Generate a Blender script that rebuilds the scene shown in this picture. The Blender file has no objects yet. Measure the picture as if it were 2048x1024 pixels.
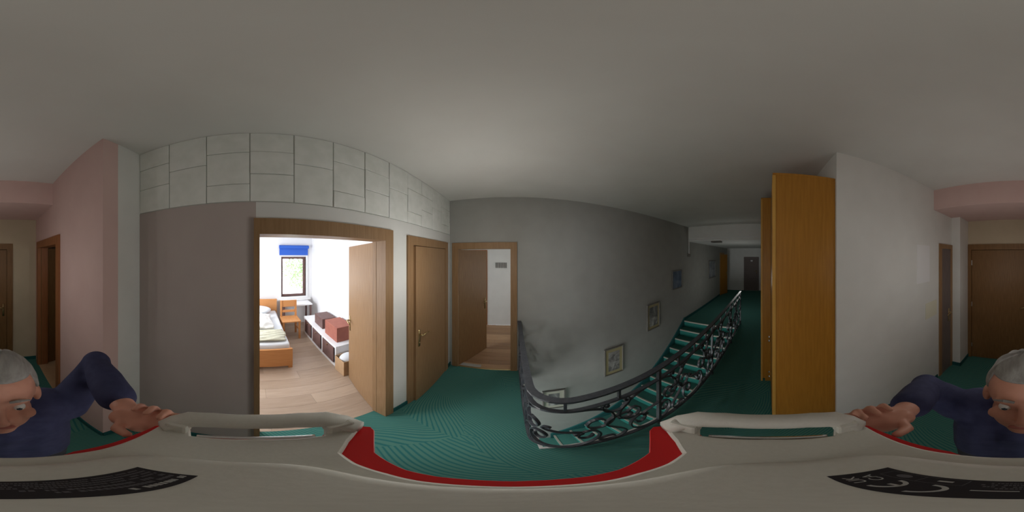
import bpy, bmesh, math, random
from mathutils import Vector, Matrix
random.seed(7)
R = math.radians
PI = math.pi
S = bpy.context.scene
COL = S.collection
H = 1.9                                   # height of the panorama lens above the carpet

# ------------------------------------------------------------------ camera
cd = bpy.data.cameras.new('camera')
cd.type = 'PANO'
try:
    cd.panorama_type = 'EQUIRECTANGULAR'
except Exception:
    pass
try:
    cd.cycles.panorama_type = 'EQUIRECTANGULAR'
except Exception:
    pass
cd.clip_start = 0.01
cam = bpy.data.objects.new('camera', cd)
cam.location = (0, 0, H)
cam.rotation_euler = (PI / 2, 0, 0)
COL.objects.link(cam)
S.camera = cam

# ------------------------------------------------------------------ world, exposure, stairwell window light, added fill lights
w = bpy.data.worlds.new('World')
S.world = w
w.use_nodes = True
wn = w.node_tree.nodes
wn.clear()
bg = wn.new('ShaderNodeBackground')
bg.inputs[0].default_value = (0.88, 0.94, 1.0, 1)
bg.inputs[1].default_value = 6.0
wo = wn.new('ShaderNodeOutputWorld')
w.node_tree.links.new(bg.outputs[0], wo.inputs[0])

S.view_settings.view_transform = 'Standard'
S.view_settings.look = 'None'
S.view_settings.gamma = 1
S.view_settings.use_curve_mapping = False
S.view_settings.exposure = 0.0
S.cycles.max_bounces = 16
S.cycles.diffuse_bounces = 12
S.cycles.sample_clamp_indirect = 6.0


def area(name, loc, direction, sx, sy, power, color=(1, 1, 1)):
    l = bpy.data.lights.new(name, 'AREA')
    l.shape = 'RECTANGLE'
    l.size = sx
    l.size_y = sy
    l.energy = power
    l.color = color
    o = bpy.data.objects.new(name, l)
    o.location = loc
    o.rotation_euler = Vector(direction).to_track_quat('-Z', 'Y').to_euler()
    COL.objects.link(o)
    return o


area('bedroom_side_fill', (-2.6, -1.22, 1.45), (0.15, 1, -0.05), 1.6, 1.3, 105, (0.93, 0.96, 1.0))  # unseen light added to brighten bedroom and hall, no window stands here
area('front_room_fill', (1.15, 3.3, 1.4), (-1, -0.25, -0.1), 1.2, 1.2, 9, (1.0, 0.97, 0.92))  # added area light, out of sight beside the front doorway
area('stairwell_window_light', (-1.85, 1.5, -1.3), (1, 0.0, 0.12), 1.3, 1.5, 62, (0.95, 0.98, 1.0))
area('rear_room_fill', (-1.5, -1.34, 1.5), (0, -1, -0.05), 1.1, 1.1, 24, (1.0, 0.93, 0.85))  # light added inside the rear room, hidden from the lens
def lamp(name, loc, power, color=(1.0, 0.97, 0.93)):  # bare point light, serves only the added fill
    l = bpy.data.lights.new(name, 'POINT')
    l.energy = power
    l.color = color
    l.shadow_soft_size = 0.0
    o = bpy.data.objects.new(name, l)
    o.location = loc
    COL.objects.link(o)
    return o


# added fill for landing, lobby and corridor: bare point lights without any fixture
for i, (p, e) in enumerate([((-.25, 1.15, 1.75), 11.5), ((.20, -1.15, 1.75), 4.2), ((.38, -1.85, 1.5), 1.1), ((-.3, .9, .6), 3.0), ((5.0, .9, 1.2), 5)]):
    for k, d in enumerate(((0, 0.02, 0.16), (0.16, -0.10, -0.06), (-0.15, -0.08, -0.02), (0.02, 0.18, -0.08))):
        lamp('hall_fill_%d' % (i * 4 + k), Vector(p) + Vector(d), e / 4)

# ------------------------------------------------------------------ materials


def mat(name, color, rough=0.6, metal=0.0, spec=0.4):
    m = bpy.data.materials.new(name)
    m.use_nodes = True
    b = m.node_tree.nodes['Principled BSDF']
    b.inputs['Base Color'].default_value = (*color, 1)
    b.inputs['Roughness'].default_value = rough
    b.inputs['Metallic'].default_value = metal
    b.inputs['Specular IOR Level'].default_value = spec
    return m


def noise_mat(name, c1, c2, scale=8, rough=0.7, bump=0.0, stretch=(1, 1, 1), detail=4, spec=0.3, metal=0.0, coords='Object'):
    m = mat(name, c1, rough, metal, spec)
    nt = m.node_tree
    b = nt.nodes['Principled BSDF']
    tc = nt.nodes.new('ShaderNodeTexCoord')
    mp = nt.nodes.new('ShaderNodeMapping')
    mp.inputs['Scale'].default_value = stretch
    n = nt.nodes.new('ShaderNodeTexNoise')
    n.inputs['Scale'].default_value = scale
    n.inputs['Detail'].default_value = detail
    r = nt.nodes.new('ShaderNodeValToRGB')
    r.color_ramp.elements[0].color = (*c1, 1)
    r.color_ramp.elements[0].position = 0.3
    r.color_ramp.elements[1].color = (*c2, 1)
    r.color_ramp.elements[1].position = 0.7
    nt.links.new(tc.outputs[coords], mp.inputs[0])
    nt.links.new(mp.outputs[0], n.inputs['Vector'])
    nt.links.new(n.outputs['Fac'], r.inputs[0])
    nt.links.new(r.outputs[0], b.inputs['Base Color'])
    if bump:
        bp = nt.nodes.new('ShaderNodeBump')
        bp.inputs['Strength'].default_value = bump
        bp.inputs['Distance'].default_value = 0.01
        nt.links.new(n.outputs['Fac'], bp.inputs['Height'])
        nt.links.new(bp.outputs[0], b.inputs['Normal'])
    return m


def wood(name, c1, c2, rough=0.5, axis='z', scale=9, spec=0.35):
    st = {'z': (9, 9, 0.6), 'x': (0.6, 9, 9), 'y': (9, 0.6, 9)}[axis]
    return noise_mat(name, c1, c2, scale, rough, 0.05, st, 6, spec)


def carpet_mat():
    m = mat('teal_carpet', (0.01, 0.16, 0.13), 0.95, 0, 0.1)
    nt = m.node_tree
    N = nt.nodes
    L = nt.links
    b = N['Principled BSDF']
    tc = N.new('ShaderNodeTexCoord')
    # patches of combed pile laid in turning directions
    vo = N.new('ShaderNodeTexVoronoi')
    vo.inputs['Scale'].default_value = 1.7
    L.new(tc.outputs['Object'], vo.inputs['Vector'])
    sep = N.new('ShaderNodeSeparateColor')
    L.new(vo.outputs['Color'], sep.inputs[0])
    ang = N.new('ShaderNodeMath')
    ang.operation = 'MULTIPLY'
    ang.inputs[1].default_value = 6.28
    L.new(sep.outputs[0], ang.inputs[0])
    nz = N.new('ShaderNodeTexNoise')
    nz.inputs['Scale'].default_value = 0.9
    nz.inputs['Detail'].default_value = 0
    L.new(tc.outputs['Object'], nz.inputs['Vector'])
    mixv = N.new('ShaderNodeVectorMath')
    mixv.operation = 'MULTIPLY_ADD'
    mixv.inputs[1].default_value = (0.9, 0.9, 0)
    L.new(nz.outputs['Color'], mixv.inputs[0])
    L.new(tc.outputs['Object'], mixv.inputs[2])
    vr = N.new('ShaderNodeVectorRotate')
    vr.rotation_type = 'Z_AXIS'
    L.new(mixv.outputs[0], vr.inputs['Vector'])
    L.new(ang.outputs[0], vr.inputs['Angle'])
    wv = N.new('ShaderNodeTexWave')
    wv.inputs['Scale'].default_value = 14
    wv.inputs['Distortion'].default_value = 0.8
    wv.inputs['Detail'].default_value = 3
    L.new(vr.outputs[0], wv.inputs['Vector'])
    mp = N.new('ShaderNodeMapping')
    mp.inputs['Scale'].default_value = (60, 3, 60)
    L.new(vr.outputs[0], mp.inputs[0])
    n2 = N.new('ShaderNodeTexNoise')
    n2.inputs['Scale'].default_value = 1.0
    n2.inputs['Detail'].default_value = 3
    L.new(mp.outputs[0], n2.inputs['Vector'])
    mx = N.new('ShaderNodeMath')
    mx.operation = 'MULTIPLY'
    L.new(wv.outputs['Fac'], mx.inputs[0])
    L.new(n2.outputs['Fac'], mx.inputs[1])
    r = N.new('ShaderNodeValToRGB')
    e = r.color_ramp.elements
    e[0].position = 0.02
    e[0].color = (0.026, 0.138, 0.135, 1)
    e[1].position = 0.26
    e[1].color = (0.078, 0.200, 0.162, 1)
    L.new(mx.outputs[0], r.inputs[0])
    L.new(r.outputs[0], b.inputs['Base Color'])
    bp = N.new('ShaderNodeBump')
    bp.inputs['Strength'].default_value = 0.25
    bp.inputs['Distance'].default_value = 0.004
    L.new(mx.outputs[0], bp.inputs['Height'])
    L.new(bp.outputs[0], b.inputs['Normal'])
    return m


M = {}
M['ceiling'] = noise_mat('ceiling_paint', (0.66, 0.645, 0.61), (0.70, 0.69, 0.655), 3, 0.9, 0.04)
M['wall'] = noise_mat('wall_paint', (0.68, 0.68, 0.65), (0.72, 0.72, 0.69), 5, 0.85, 0.05)
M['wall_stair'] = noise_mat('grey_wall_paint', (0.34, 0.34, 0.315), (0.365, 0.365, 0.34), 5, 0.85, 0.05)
M['white'] = noise_mat('white_paint', (0.78, 0.79, 0.80), (0.82, 0.82, 0.83), 5, 0.8, 0.03)
M['mauve'] = noise_mat('mauve_grey_paint', (0.47, 0.40, 0.375), (0.50, 0.43, 0.40), 4, 0.7, 0.04)
M['pink'] = noise_mat('pink_paint', (0.64, 0.45, 0.42), (0.68, 0.49, 0.455), 4, 0.8, 0.04)
M['tan'] = noise_mat('tan_paint', (0.50, 0.42, 0.30), (0.54, 0.455, 0.33), 4, 0.8, 0.04)
M['block'] = noise_mat('pale_block', (0.74, 0.76, 0.71), (0.83, 0.84, 0.80), 11, 0.9, 0.12)
M['joint'] = mat('block_joint', (0.42, 0.43, 0.40), 0.9)
M['carpet'] = carpet_mat()
M['dark_carpet'] = noise_mat('dark_carpet_skirting', (0.010, 0.085, 0.09), (0.016, 0.115, 0.11), 60, 0.95, 0.1)
M['riser'] = noise_mat('stair_riser_carpet', (0.016, 0.15, 0.125), (0.025, 0.19, 0.16), 70, 0.95, 0.1)
M['nosing'] = mat('nosing_metal', (0.42, 0.40, 0.34), 0.45, 0.3)
M['oak'] = wood('oak_veneer', (0.26, 0.15, 0.07), (0.33, 0.20, 0.10), 0.5)
M['oak_y'] = wood('oak_veneer_level', (0.28, 0.17, 0.08), (0.35, 0.215, 0.11), 0.5, 'x')
M['walnut'] = wood('brown_door_veneer', (0.17, 0.085, 0.03), (0.23, 0.12, 0.045), 0.5)
M['oakleaf'] = wood('brown_oak_veneer', (0.21, 0.115, 0.05), (0.28, 0.16, 0.07), 0.5)
M['redwood'] = wood('red_brown_frame', (0.27, 0.10, 0.035), (0.33, 0.13, 0.05), 0.5)
M['dark_door'] = wood('grey_brown_door', (0.14, 0.11, 0.10), (0.19, 0.15, 0.135), 0.6)
M['cabinet'] = wood('amber_beech', (0.34, 0.145, 0.016), (0.42, 0.19, 0.024), 0.42, 'z', 7)
M['cabinet_edge'] = wood('amber_edge_strip', (0.50, 0.27, 0.05), (0.56, 0.31, 0.07), 0.45)
M['laminate'] = [wood('laminate_%s' % n, a, c, 0.4, ax, 6) for n, a, c, ax in (
    ('pale', (0.40, 0.30, 0.22), (0.47, 0.36, 0.27), 'y'), ('mid', (0.36, 0.265, 0.19), (0.43, 0.325, 0.24), 'y'),
    ('warm', (0.43, 0.325, 0.235), (0.50, 0.385, 0.29), 'y'))]
M['laminate2'] = [wood('floorboard_%s' % n, a, c, 0.45, 'x', 6) for n, a, c in (
    ('pale', (0.36, 0.22, 0.12), (0.45, 0.29, 0.17)), ('mid', (0.29, 0.17, 0.09), (0.38, 0.23, 0.13)),
    ('dark', (0.24, 0.14, 0.08), (0.33, 0.20, 0.11)))]
M['iron'] = noise_mat('wrought_iron', (0.045, 0.050, 0.060), (0.075, 0.082, 0.095), 40, 0.38, 0.1, spec=0.6)
M['brass'] = mat('aged_brass', (0.45, 0.34, 0.17), 0.35, 0.9)
M['steel'] = mat('bright_steel', (0.8, 0.8, 0.8), 0.18, 1.0)
M['black'] = mat('black_plastic', (0.012, 0.011, 0.013), 0.5)
M['label'] = mat('label_black', (0.018, 0.014, 0.017), 0.45)
M['print'] = mat('label_print', (0.42, 0.41, 0.39), 0.6)
M['print_dim'] = mat('label_print_dim', (0.11, 0.10, 0.11), 0.6)
M['shell'] = noise_mat('off_white_shell', (0.60, 0.585, 0.525), (0.63, 0.615, 0.555), 220, 0.48, 0.03, spec=0.4)
M['red'] = mat('red_trim', (0.62, 0.012, 0.014), 0.35)
M['bedwood'] = wood('orange_pine', (0.52, 0.23, 0.08), (0.60, 0.29, 0.11), 0.5, 'y')
M['sheet'] = noise_mat('sheet_cotton', (0.72, 0.76, 0.80), (0.78, 0.81, 0.84), 6, 0.9, 0.1)
M['duvet'] = noise_mat('duvet_cotton', (0.74, 0.74, 0.70), (0.84, 0.84, 0.82), 4, 0.9, 0.3)
M['blanket'] = noise_mat('olive_blanket', (0.45, 0.44, 0.34), (0.52, 0.51, 0.40), 30, 0.95, 0.2)
M['darkpanel'] = noise_mat('dark_brown_panel', (0.13, 0.075, 0.07), (0.17, 0.10, 0.09), 12, 0.6)
M['redpanel'] = noise_mat('brick_red_board', (0.33, 0.115, 0.085), (0.38, 0.14, 0.10), 12, 0.7)
M['carton'] = noise_mat('carton', (0.46, 0.30, 0.17), (0.52, 0.345, 0.20), 10, 0.85)
M['blue'] = mat('blue_blind', (0.03, 0.12, 0.55), 0.6)
M['leaf'] = noise_mat('tree_leaf', (0.16, 0.27, 0.10), (0.27, 0.38, 0.17), 4, 0.8)
M['bark'] = noise_mat('bark', (0.13, 0.09, 0.06), (0.2, 0.15, 0.1), 12, 0.9)
M['skin'] = noise_mat('skin', (0.60, 0.29, 0.205), (0.66, 0.34, 0.25), 25, 0.5, 0.03)
M['hair'] = noise_mat('grey_hair', (0.27, 0.26, 0.245), (0.40, 0.39, 0.37), 60, 0.8, 0.4, (1, 0.2, 1))
M['shirt'] = noise_mat('navy_shirt', (0.030, 0.034, 0.085), (0.045, 0.050, 0.115), 30, 0.85, 0.1)
M['trouser'] = noise_mat('dark_trouser', (0.03, 0.03, 0.04), (0.05, 0.05, 0.06), 30, 0.9, 0.1)
M['lip'] = mat('lip', (0.45, 0.16, 0.13), 0.5)
M['eye'] = mat('eye_white', (0.8, 0.8, 0.78), 0.3)
M['iris'] = mat('iris', (0.05, 0.07, 0.09), 0.2)
M['frame'] = wood('picture_frame_grey', (0.15, 0.14, 0.125), (0.20, 0.185, 0.165), 0.5)
M['mount'] = mat('picture_mount', (0.50, 0.485, 0.40), 0.9)
M['mountgold'] = mat('picture_mount_ochre', (0.36, 0.31, 0.17), 0.9)
M['paper'] = mat('paper', (0.76, 0.76, 0.76), 0.9)
M['cream'] = mat('cream_card', (0.70, 0.68, 0.54), 0.9)


def glass_mat():
    m = bpy.data.materials.new('window_glass')
    m.use_nodes = True
    nt = m.node_tree
    nt.nodes.clear()
    o = nt.nodes.new('ShaderNodeOutputMaterial')
    t = nt.nodes.new('ShaderNodeBsdfTransparent')
    g = nt.nodes.new('ShaderNodeBsdfGlossy')
    g.inputs['Roughness'].default_value = 0.02
    f = nt.nodes.new('ShaderNodeFresnel')
    x = nt.nodes.new('ShaderNodeMixShader')
    nt.links.new(f.outputs[0], x.inputs[0])
    nt.links.new(t.outputs[0], x.inputs[1])
    nt.links.new(g.outputs[0], x.inputs[2])
    nt.links.new(x.outputs[0], o.inputs[0])
    return m


M['glass'] = glass_mat()


def art_mat(name, cols, scale):
    m = mat(name, cols[0], 0.7)
    nt = m.node_tree
    b = nt.nodes['Principled BSDF']
    tc = nt.nodes.new('ShaderNodeTexCoord')
    n = nt.nodes.new('ShaderNodeTexNoise')
    n.inputs['Scale'].default_value = scale
    n.inputs['Detail'].default_value = 5
    n.inputs['Distortion'].default_value = 0.8
    r = nt.nodes.new('ShaderNodeValToRGB')
    el = r.color_ramp.elements
    el[0].position = 0.36
    el[0].color = (*cols[0], 1)
    el[1].position = 0.66
    el[1].color = (*cols[-1], 1)
    for i, c in enumerate(cols[1:-1]):
        e = el.new(0.36 + 0.3 * (i + 1) / (len(cols) - 1))
        e.color = (*c, 1)
    nt.links.new(tc.outputs['Object'], n.inputs['Vector'])
    nt.links.new(n.outputs['Fac'], r.inputs[0])
    nt.links.new(r.outputs[0], b.inputs['Base Color'])
    return m


# ------------------------------------------------------------------ mesh helpers


class MB:
    def __init__(s):
        s.v = []
        s.f = []

    def add(s, vs, fs):
        k = len(s.v)
        s.v += [tuple(p) for p in vs]
        s.f += [tuple(i + k for i in f) for f in fs]
        return s

    def box(s, x0, x1, y0, y1, z0, z1):
        return s.add([(x0, y0, z0), (x1, y0, z0), (x1, y1, z0), (x0, y1, z0), (x0, y0, z1), (x1, y0, z1), (x1, y1, z1), (x0, y1, z1)],
                     [(0, 3, 2, 1), (4, 5, 6, 7), (0, 1, 5, 4), (1, 2, 6, 5), (2, 3, 7, 6), (3, 0, 4, 7)])

    def rings(s, rings, cap=True):
        n = len(rings[0])
        vs = [p for r in rings for p in r]
        fs = []
        for i in range(len(rings) - 1):
            for j in range(n):
                a = i * n + j
                b = i * n + (j + 1) % n
                fs.append((a, b, b + n, a + n))
        if cap:
            fs.append(tuple(reversed(range(n))))
            fs.append(tuple(range((len(rings) - 1) * n, len(rings) * n)))
        return s.add(vs, fs)

    def tube(s, pts, rad, n=8):
        pts = [Vector(p) for p in pts]
        rr = rad if isinstance(rad, (list, tuple)) else [rad] * len(pts)
        out = []
        for i, p in enumerate(pts):
            d = (pts[min(i + 1, len(pts) - 1)] - pts[max(i - 1, 0)]).normalized()
            u = d.orthogonal().normalized() if i == 0 else (u0 - d * u0.dot(d)).normalized()
            u0 = u
            v = d.cross(u)
            out.append([p + (u * math.cos(2 * PI * k / n) + v * math.sin(2 * PI * k / n)) * rr[i] for k in range(n)])
        return s.rings(out)

    def bar(s, pts, nrm, tw, th):
        """flat bar of width tw along nrm (a direction per point) and thickness th along the rest"""
        pts = [Vector(p) for p in pts]
        out = []
        for i, p in enumerate(pts):
            d = (pts[min(i + 1, len(pts) - 1)] - pts[max(i - 1, 0)]).normalized()
            n = Vector(nrm[i] if isinstance(nrm, list) else nrm)
            b = d.cross(n).normalized()
            out.append([p + n * tw / 2 + b * th / 2, p - n * tw / 2 + b * th / 2, p - n * tw / 2 - b * th / 2, p + n * tw / 2 - b * th / 2])
        return s.rings(out)

    def ball(s, c, r, nu=16, nv=10):
        c = Vector(c)
        r = Vector(r) if not isinstance(r, (int, float)) else Vector((r, r, r))
        out = []
        for i in range(nv + 1):
            t = PI * (0.002 + 0.996 * i / nv)
            out.append([c + Vector((r.x * math.sin(t) * math.cos(2 * PI * k / nu), r.y * math.sin(t) * math.sin(2 * PI * k / nu), -r.z * math.cos(t))) for k in range(nu)])
        return s.rings(out)

    def build(s, name, m, parent=None, bevel=0, seg=2, smooth=False, loc=None):
        me = bpy.data.meshes.new(name)
        me.from_pydata(s.v, [], s.f)
        if bevel:
            b = bmesh.new()
            b.from_mesh(me)
            bmesh.ops.bevel(b, geom=[e for e in b.edges if e.calc_face_angle(0) > 0.5], offset=bevel, segments=seg, affect='EDGES', profile=0.6)
            b.to_mesh(me)
            b.free()
        b = bmesh.new()
        b.from_mesh(me)
        bmesh.ops.recalc_face_normals(b, faces=b.faces)
        b.to_mesh(me)
        b.free()
        if smooth:
            me.shade_smooth()
        o = bpy.data.objects.new(name, me)
        me.materials.append(m)
        COL.objects.link(o)
        if parent:
            o.parent = parent
        if loc is not None:
            o.location = loc
        return o


def box(*a):
    return MB().box(*a)


def empty(name, loc=(0, 0, 0), rz=0):
    o = bpy.data.objects.new(name, None)
    o.empty_display_size = 0.1
    o.location = loc
    o.rotation_euler = (0, 0, rz)
    COL.objects.link(o)
    return o


def tag(o, label, cat, group=None, kind=None):
    o['label'] = label
    if cat:
        o['category'] = cat
    if group:
        o['group'] = group
    if kind:
        o['kind'] = kind
    return o


def struct(o, label=None):
    o['kind'] = 'structure'
    if label:
        o['label'] = label
    return o


def copy_tree(o, parent=None):
    c = o.copy()
    COL.objects.link(c)
    c.parent = parent
    for ch in [k for k in bpy.data.objects if k.parent == o]:
        copy_tree(ch, c)
    return c


def walls(name, boxes, m, label):
    mb = MB()
    for b in boxes:
        mb.box(*b)
    return struct(mb.build(name, m), label)


# ------------------------------------------------------------------ the setting
CZ = 2.75
XL, YF, YB, XR = -0.90, 2.25, -0.47, 1.05
XP, YP = -0.57, -0.78                        # the left corner that narrows the rear lobby
YR = -2.55                                    # rear wall
XE = 8.8                                      # far end of the corridor
OX0, OX1, OY0 = 0.15, 3.95, 0.78              # stairwell opening
T = 0.12

fl = MB()
for b in ((XL - T, OX0, YB, YF), (OX0, OX1, YB, OY0), (OX1, XE, YB, YF), (XP, XR, YR - 0.3, YB), (XL - T, XP, YP, YB)):
    fl.box(b[0], b[1], b[2], b[3], -0.25, 0)
struct(fl.build('floor', M['carpet']), 'teal combed carpet floor of the upstairs landing and corridor')
walls('floor_lower', [(-2, 4.2, -1, YF, -3.05, -2.8)], M['carpet'], 'teal carpet floor at the foot of the stairs')

walls('ceiling', [(XL - T, XE, YR - T, YF + T, CZ, CZ + 0.1)], M['ceiling'], 'plain off-white ceiling over the landing')
walls('ceiling_lobby', [(XP - T, XR + T, YR, -1.7, 2.48, CZ)], M['pink'], 'lowered pinkish ceiling of the rear lobby')
walls('ceiling_corridor', [(4.23, XE, YB, YF, 2.32, CZ)], M['wall'], 'lowered ceiling of the far corridor')

# left wall: bedroom door opening Y 0.02-0.92, closed door opening Y 1.26-2.06
walls('wall_left', [(XL - T, XL, YP, 0.0, 0, 2.21)], M['mauve'], 'grey mauve wall left of the bedroom doorway')
walls('wall_left_white', [(XL - T, XL, 0.92, 1.26, 0, 2.21), (XL - T, XL, 2.06, YF, 0, 2.21), (XL - T, XL, 0.0, 0.92, 2.04, 2.21),
                          (XL - T, XL, 1.26, 2.06, 2.02, 2.21)], M['wall'], 'white plastered wall between the two left doors')
wl = walls('wall_left_blocks', [(XL - T, XL - 0.005, YP, YF, 2.21, CZ)], M['joint'], 'band of pale building blocks above the left doors')
wd = 0.2485
y = YP
k = 0
while y < YF - 0.02:
    y1 = min(y + wd, YF)
    cuts = [2.215, 2.40, 2.575, CZ] if k % 3 == 0 else ([2.215, 2.49, CZ] if k % 3 == 1 else [2.215, 2.33, 2.57, CZ])
    for i in range(len(cuts) - 1):
        pr = random.uniform(0.004, 0.010)
        box(XL - 0.02, XL - 0.006 + pr, y + 0.003, y1 - 0.003, cuts[i] + 0.002, cuts[i + 1] - 0.003).build('block', M['block'], wl, 0.002, 1)
    y = y1
    k += 1

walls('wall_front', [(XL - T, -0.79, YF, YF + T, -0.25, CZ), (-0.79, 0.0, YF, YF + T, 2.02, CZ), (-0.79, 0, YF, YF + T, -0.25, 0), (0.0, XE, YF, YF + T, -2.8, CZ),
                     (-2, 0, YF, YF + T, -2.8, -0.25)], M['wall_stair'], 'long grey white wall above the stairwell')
walls('wall_corridor_right', [(XR, XE, YB - T, YB, 0, CZ)], M['wall'], 'corridor wall behind the amber wardrobes')
walls('wall_right', [(XR, XR + T, YR, YB - T, 0, CZ)], M['wall'], 'grey white wall right of the amber wardrobe')
walls('wall_pier', [(0.91, XR, YR, -2.20, 0, CZ)], M['wall'], 'narrow white wall pier beside the rear door')
walls('wall_rear', [(XP - T, -0.13, YR - T, YR, 0, CZ), (0.87, XR + T, YR - T, YR, 0, CZ), (-0.13, 0.87, YR - T, YR, 2.02, CZ)], M['tan'], 'tan wall around the brown rear door')
walls('wall_lobby_left', [(XP - T, XP, YR, -2.36, 0, CZ), (XP - T, XP, -1.54, YP, 0, CZ), (XP - T, XP, -2.36, -1.54, 2.04, CZ)], M['pink'], 'pinkish wall with the red-brown door frame')
walls('wall_corner', [(XL - T, XP - T, YP - T, YP, 0, CZ)], M['wall'], 'short white wall return at the left rear corner')
walls('wall_end', [(XE, XE + T, YB, YF + T, 0, CZ)], M['wall'], 'white wall closing the far end of the corridor')

# lower stair hall
walls('wall_lower', [(-2.12, -2, -1, YF, -3, -0.25), (-2, 4.2, -1.12, -1, -3, -0.25), (1.6, OX1 + 0.2, OY0 - T, OY0, -2.8, -0.25), (OX1 + 0.1, OX1 + 0.22, OY0, YF, -2.8, -0.25), (OX1 + .1, OX1 + .22, -1, OY0 - T, -2.8, -.25)],
      M['wall'], 'walls of the stair hall below')
walls('ceiling_lower', [(-2, XL - T, -1, YF, -0.3, -0.25)], M['ceiling'], 'ceiling of the stair hall below')
walls('baseboard_stairwell', [(OX0 - 0.02, OX0, OY0 - 0.02, YF, -0.25, 0.02), (OX0, OX1, OY0 - 0.02, OY0, -0.25, 0.02)], M['wall'], 'white edge boards of the stairwell opening')

# skirting in dark carpet
walls('baseboard_left', [(XL, XL + 0.012, 0.99, 1.19, 0, 0.07), (XL, XL + 0.012, 2.13, YF, 0, 0.07), (XL, XL + .012, YP, -0.05, 0, .07)], M['dark_carpet'], 'dark carpet skirting along the left wall')
walls('baseboard_front', [(OX1, 7.35, YF - 0.012, YF, 0, 0.08)], M['dark_carpet'], 'dark carpet skirting beyond the stairs')
walls('baseboard_right', [(XR - 0.012, XR, -1.78, YB, 0, 0.07), (0.90, XR, -2.20, -2.188, 0, 0.07), (0.898, 0.91, YR, -2.188, 0, 0.07)], M['dark_carpet'], 'dark teal skirting round the right wall and pier')
walls('baseboard_rear', [(XP, XP + 0.012, -1.47, YP, 0, 0.07), (XP, -0.21, YR, YR + 0.012, 0, 0.07), (XL, XP, YP, YP + .012, 0, .07)], M['dark_carpet'], 'dark skirting of the rear lobby')

# ---- doors: local x along the wall, local y into the wall, hall face at y = 0


def handle(leaf, x, z, sgn, face):
    """lever handle on a leaf; face = local y of the visible side, sgn = lever direction"""
    o = face
    d = -1 if face <= 0 else 1
    mb = MB()
    mb.box(x - 0.016, x + 0.016, min(o, o + d * 0.006), max(o, o + d * 0.006), z - 0.13, z + 0.08)
    mb.tube([(x, o, z + 0.02), (x, o + d * 0.045, z + 0.02)], 0.010, 8)
    mb.tube([(x, o + d * 0.045, z + 0.02), (x + sgn * 0.05, o + d * 0.05, z + 0.028), (x + sgn * 0.12, o + d * 0.045, z + 0.012)], [0.010, 0.009, 0.008], 8)
    mb.tube([(x, o, z - 0.085), (x, o + d * 0.012, z - 0.085)], 0.009, 8)
    return mb.build('door_handle', M['brass'], leaf, smooth=True)


def door(name, loc, rz, wid, hgt, label, frame, leafm, hinge='left', ang=0, both=False, casing=0.07, dep=T, setback=0.03, hinges=False, left_casing=None, clear=0.0):
    r = struct(empty(name, loc, rz), label)
    c = casing
    for s in ((-(left_casing or c), 0.02), (wid - 0.02, wid + c)):
        mb = box(s[0], s[1], -0.018, 0, 0, hgt + c)
        if both:
            mb.box(s[0], s[1], dep, dep + 0.018, 0, hgt + c)
        j0, j1 = (0, 0.02) if s[0] < 0 else (wid - 0.02, wid)
        mb.box(j0, j1, 0, dep, 0, hgt)
        mb.build('door_jamb', frame, r)
    mb = box(0.02, wid - 0.02, -0.018, 0, hgt - 0.02, hgt + c)
    if both:
        mb.box(0.02, wid - 0.02, dep, dep + 0.018, hgt - 0.02, hgt + c)
    mb.box(0.02, wid - 0.02, 0, dep, hgt - 0.02, hgt)
    mb.build('door_head', frame, r)
    lw = wid - 0.046 - clear
    if leafm is None:
        return r
    x0, x1 = (0, lw) if hinge == 'left' else (-lw, 0)
    leaf = box(x0, x1, 0, 0.04, 0.008, hgt - 0.025).build('door_leaf', leafm, r, 0.002, 1)
    inset = setback if ang >= 0 else -0.012
    leaf.location = ((0.023 if hinge == 'left' else wid - 0.023), inset, 0)
    leaf.rotation_euler = (0, 0, R(ang) if hinge == 'left' else -R(ang))
    hx = (lw - 0.055) if hinge == 'left' else (-lw + 0.055)
    sg = -1 if hinge == 'left' else 1
    handle(leaf, hx, 1.05, sg, 0)
    handle(leaf, hx, 1.05, sg, 0.04)
    if hinges:
        for z in (0.25, 1.05, 1.75):
            hb = (-0.012, 0.012)
            box(hb[0], hb[1], -0.012, -0.002, z, z + 0.08).build('hinge', M['steel'], leaf)
    return r


door('door_1', (XL, 0.0, 0), PI / 2, 0.92, 2.04, 'open oak door of the bright bedroom on the left', M['oak'], M['oak'], 'right', 106, True, left_casing=0.012, setback=T - 0.03, clear=0.10)
door('door_2', (XL, 1.26, 0), PI / 2, 0.80, 2.02, 'slightly ajar oak door on the left wall beside the front doorway', M['oak'], M['oak'], 'right', -2.5)
door('door_3', (-0.79, YF, 0), 0, 0.79, 2.02, 'open oak door in the front wall at the head of the stairs', M['oak'], M['oakleaf'], 'left', 66, True)
door('door_4', (0.87, YR, 0), PI, 1.0, 2.02, 'wide brown door in the rear wall behind the person', M['walnut'], M['walnut'], 'left', 0, setback=0.0, hinges=True)
door('door_5', (XP, -2.36, 0), PI / 2, 0.82, 2.04, 'half open door with red-brown frame in the pinkish wall', M['redwood'], M['walnut'], 'left', 105, True)
door('door_6', (XE, 1.26, 0), -PI / 2, 0.72, 1.80, 'dark door with small white sign at the corridor end', M['dark_door'], M['dark_door'], 'left', 0, casing=0.05, setback=-0.014)
door('door_7', (XR, -1.86, 0), -PI / 2, 0.30, 2.02, 'narrow grey cupboard door in the right wall', M['oak'], M['dark_door'], 'left', 0, casing=0.04, setback=-0.014)
door('door_8', (7.45, YF, 0), 0, 0.62, 2.0, 'amber wooden door on the left at the corridor end', M['cabinet'], M['cabinet'], 'left', -20, casing=0.06, setback=-0.014)
tag(box(XE - 0.022, XE - 0.015, 0.83, 0.94, 1.60, 1.68).build('door_sign', M['paper']), 'tiny white sign on the dark door at the corridor end', 'sign')
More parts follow.
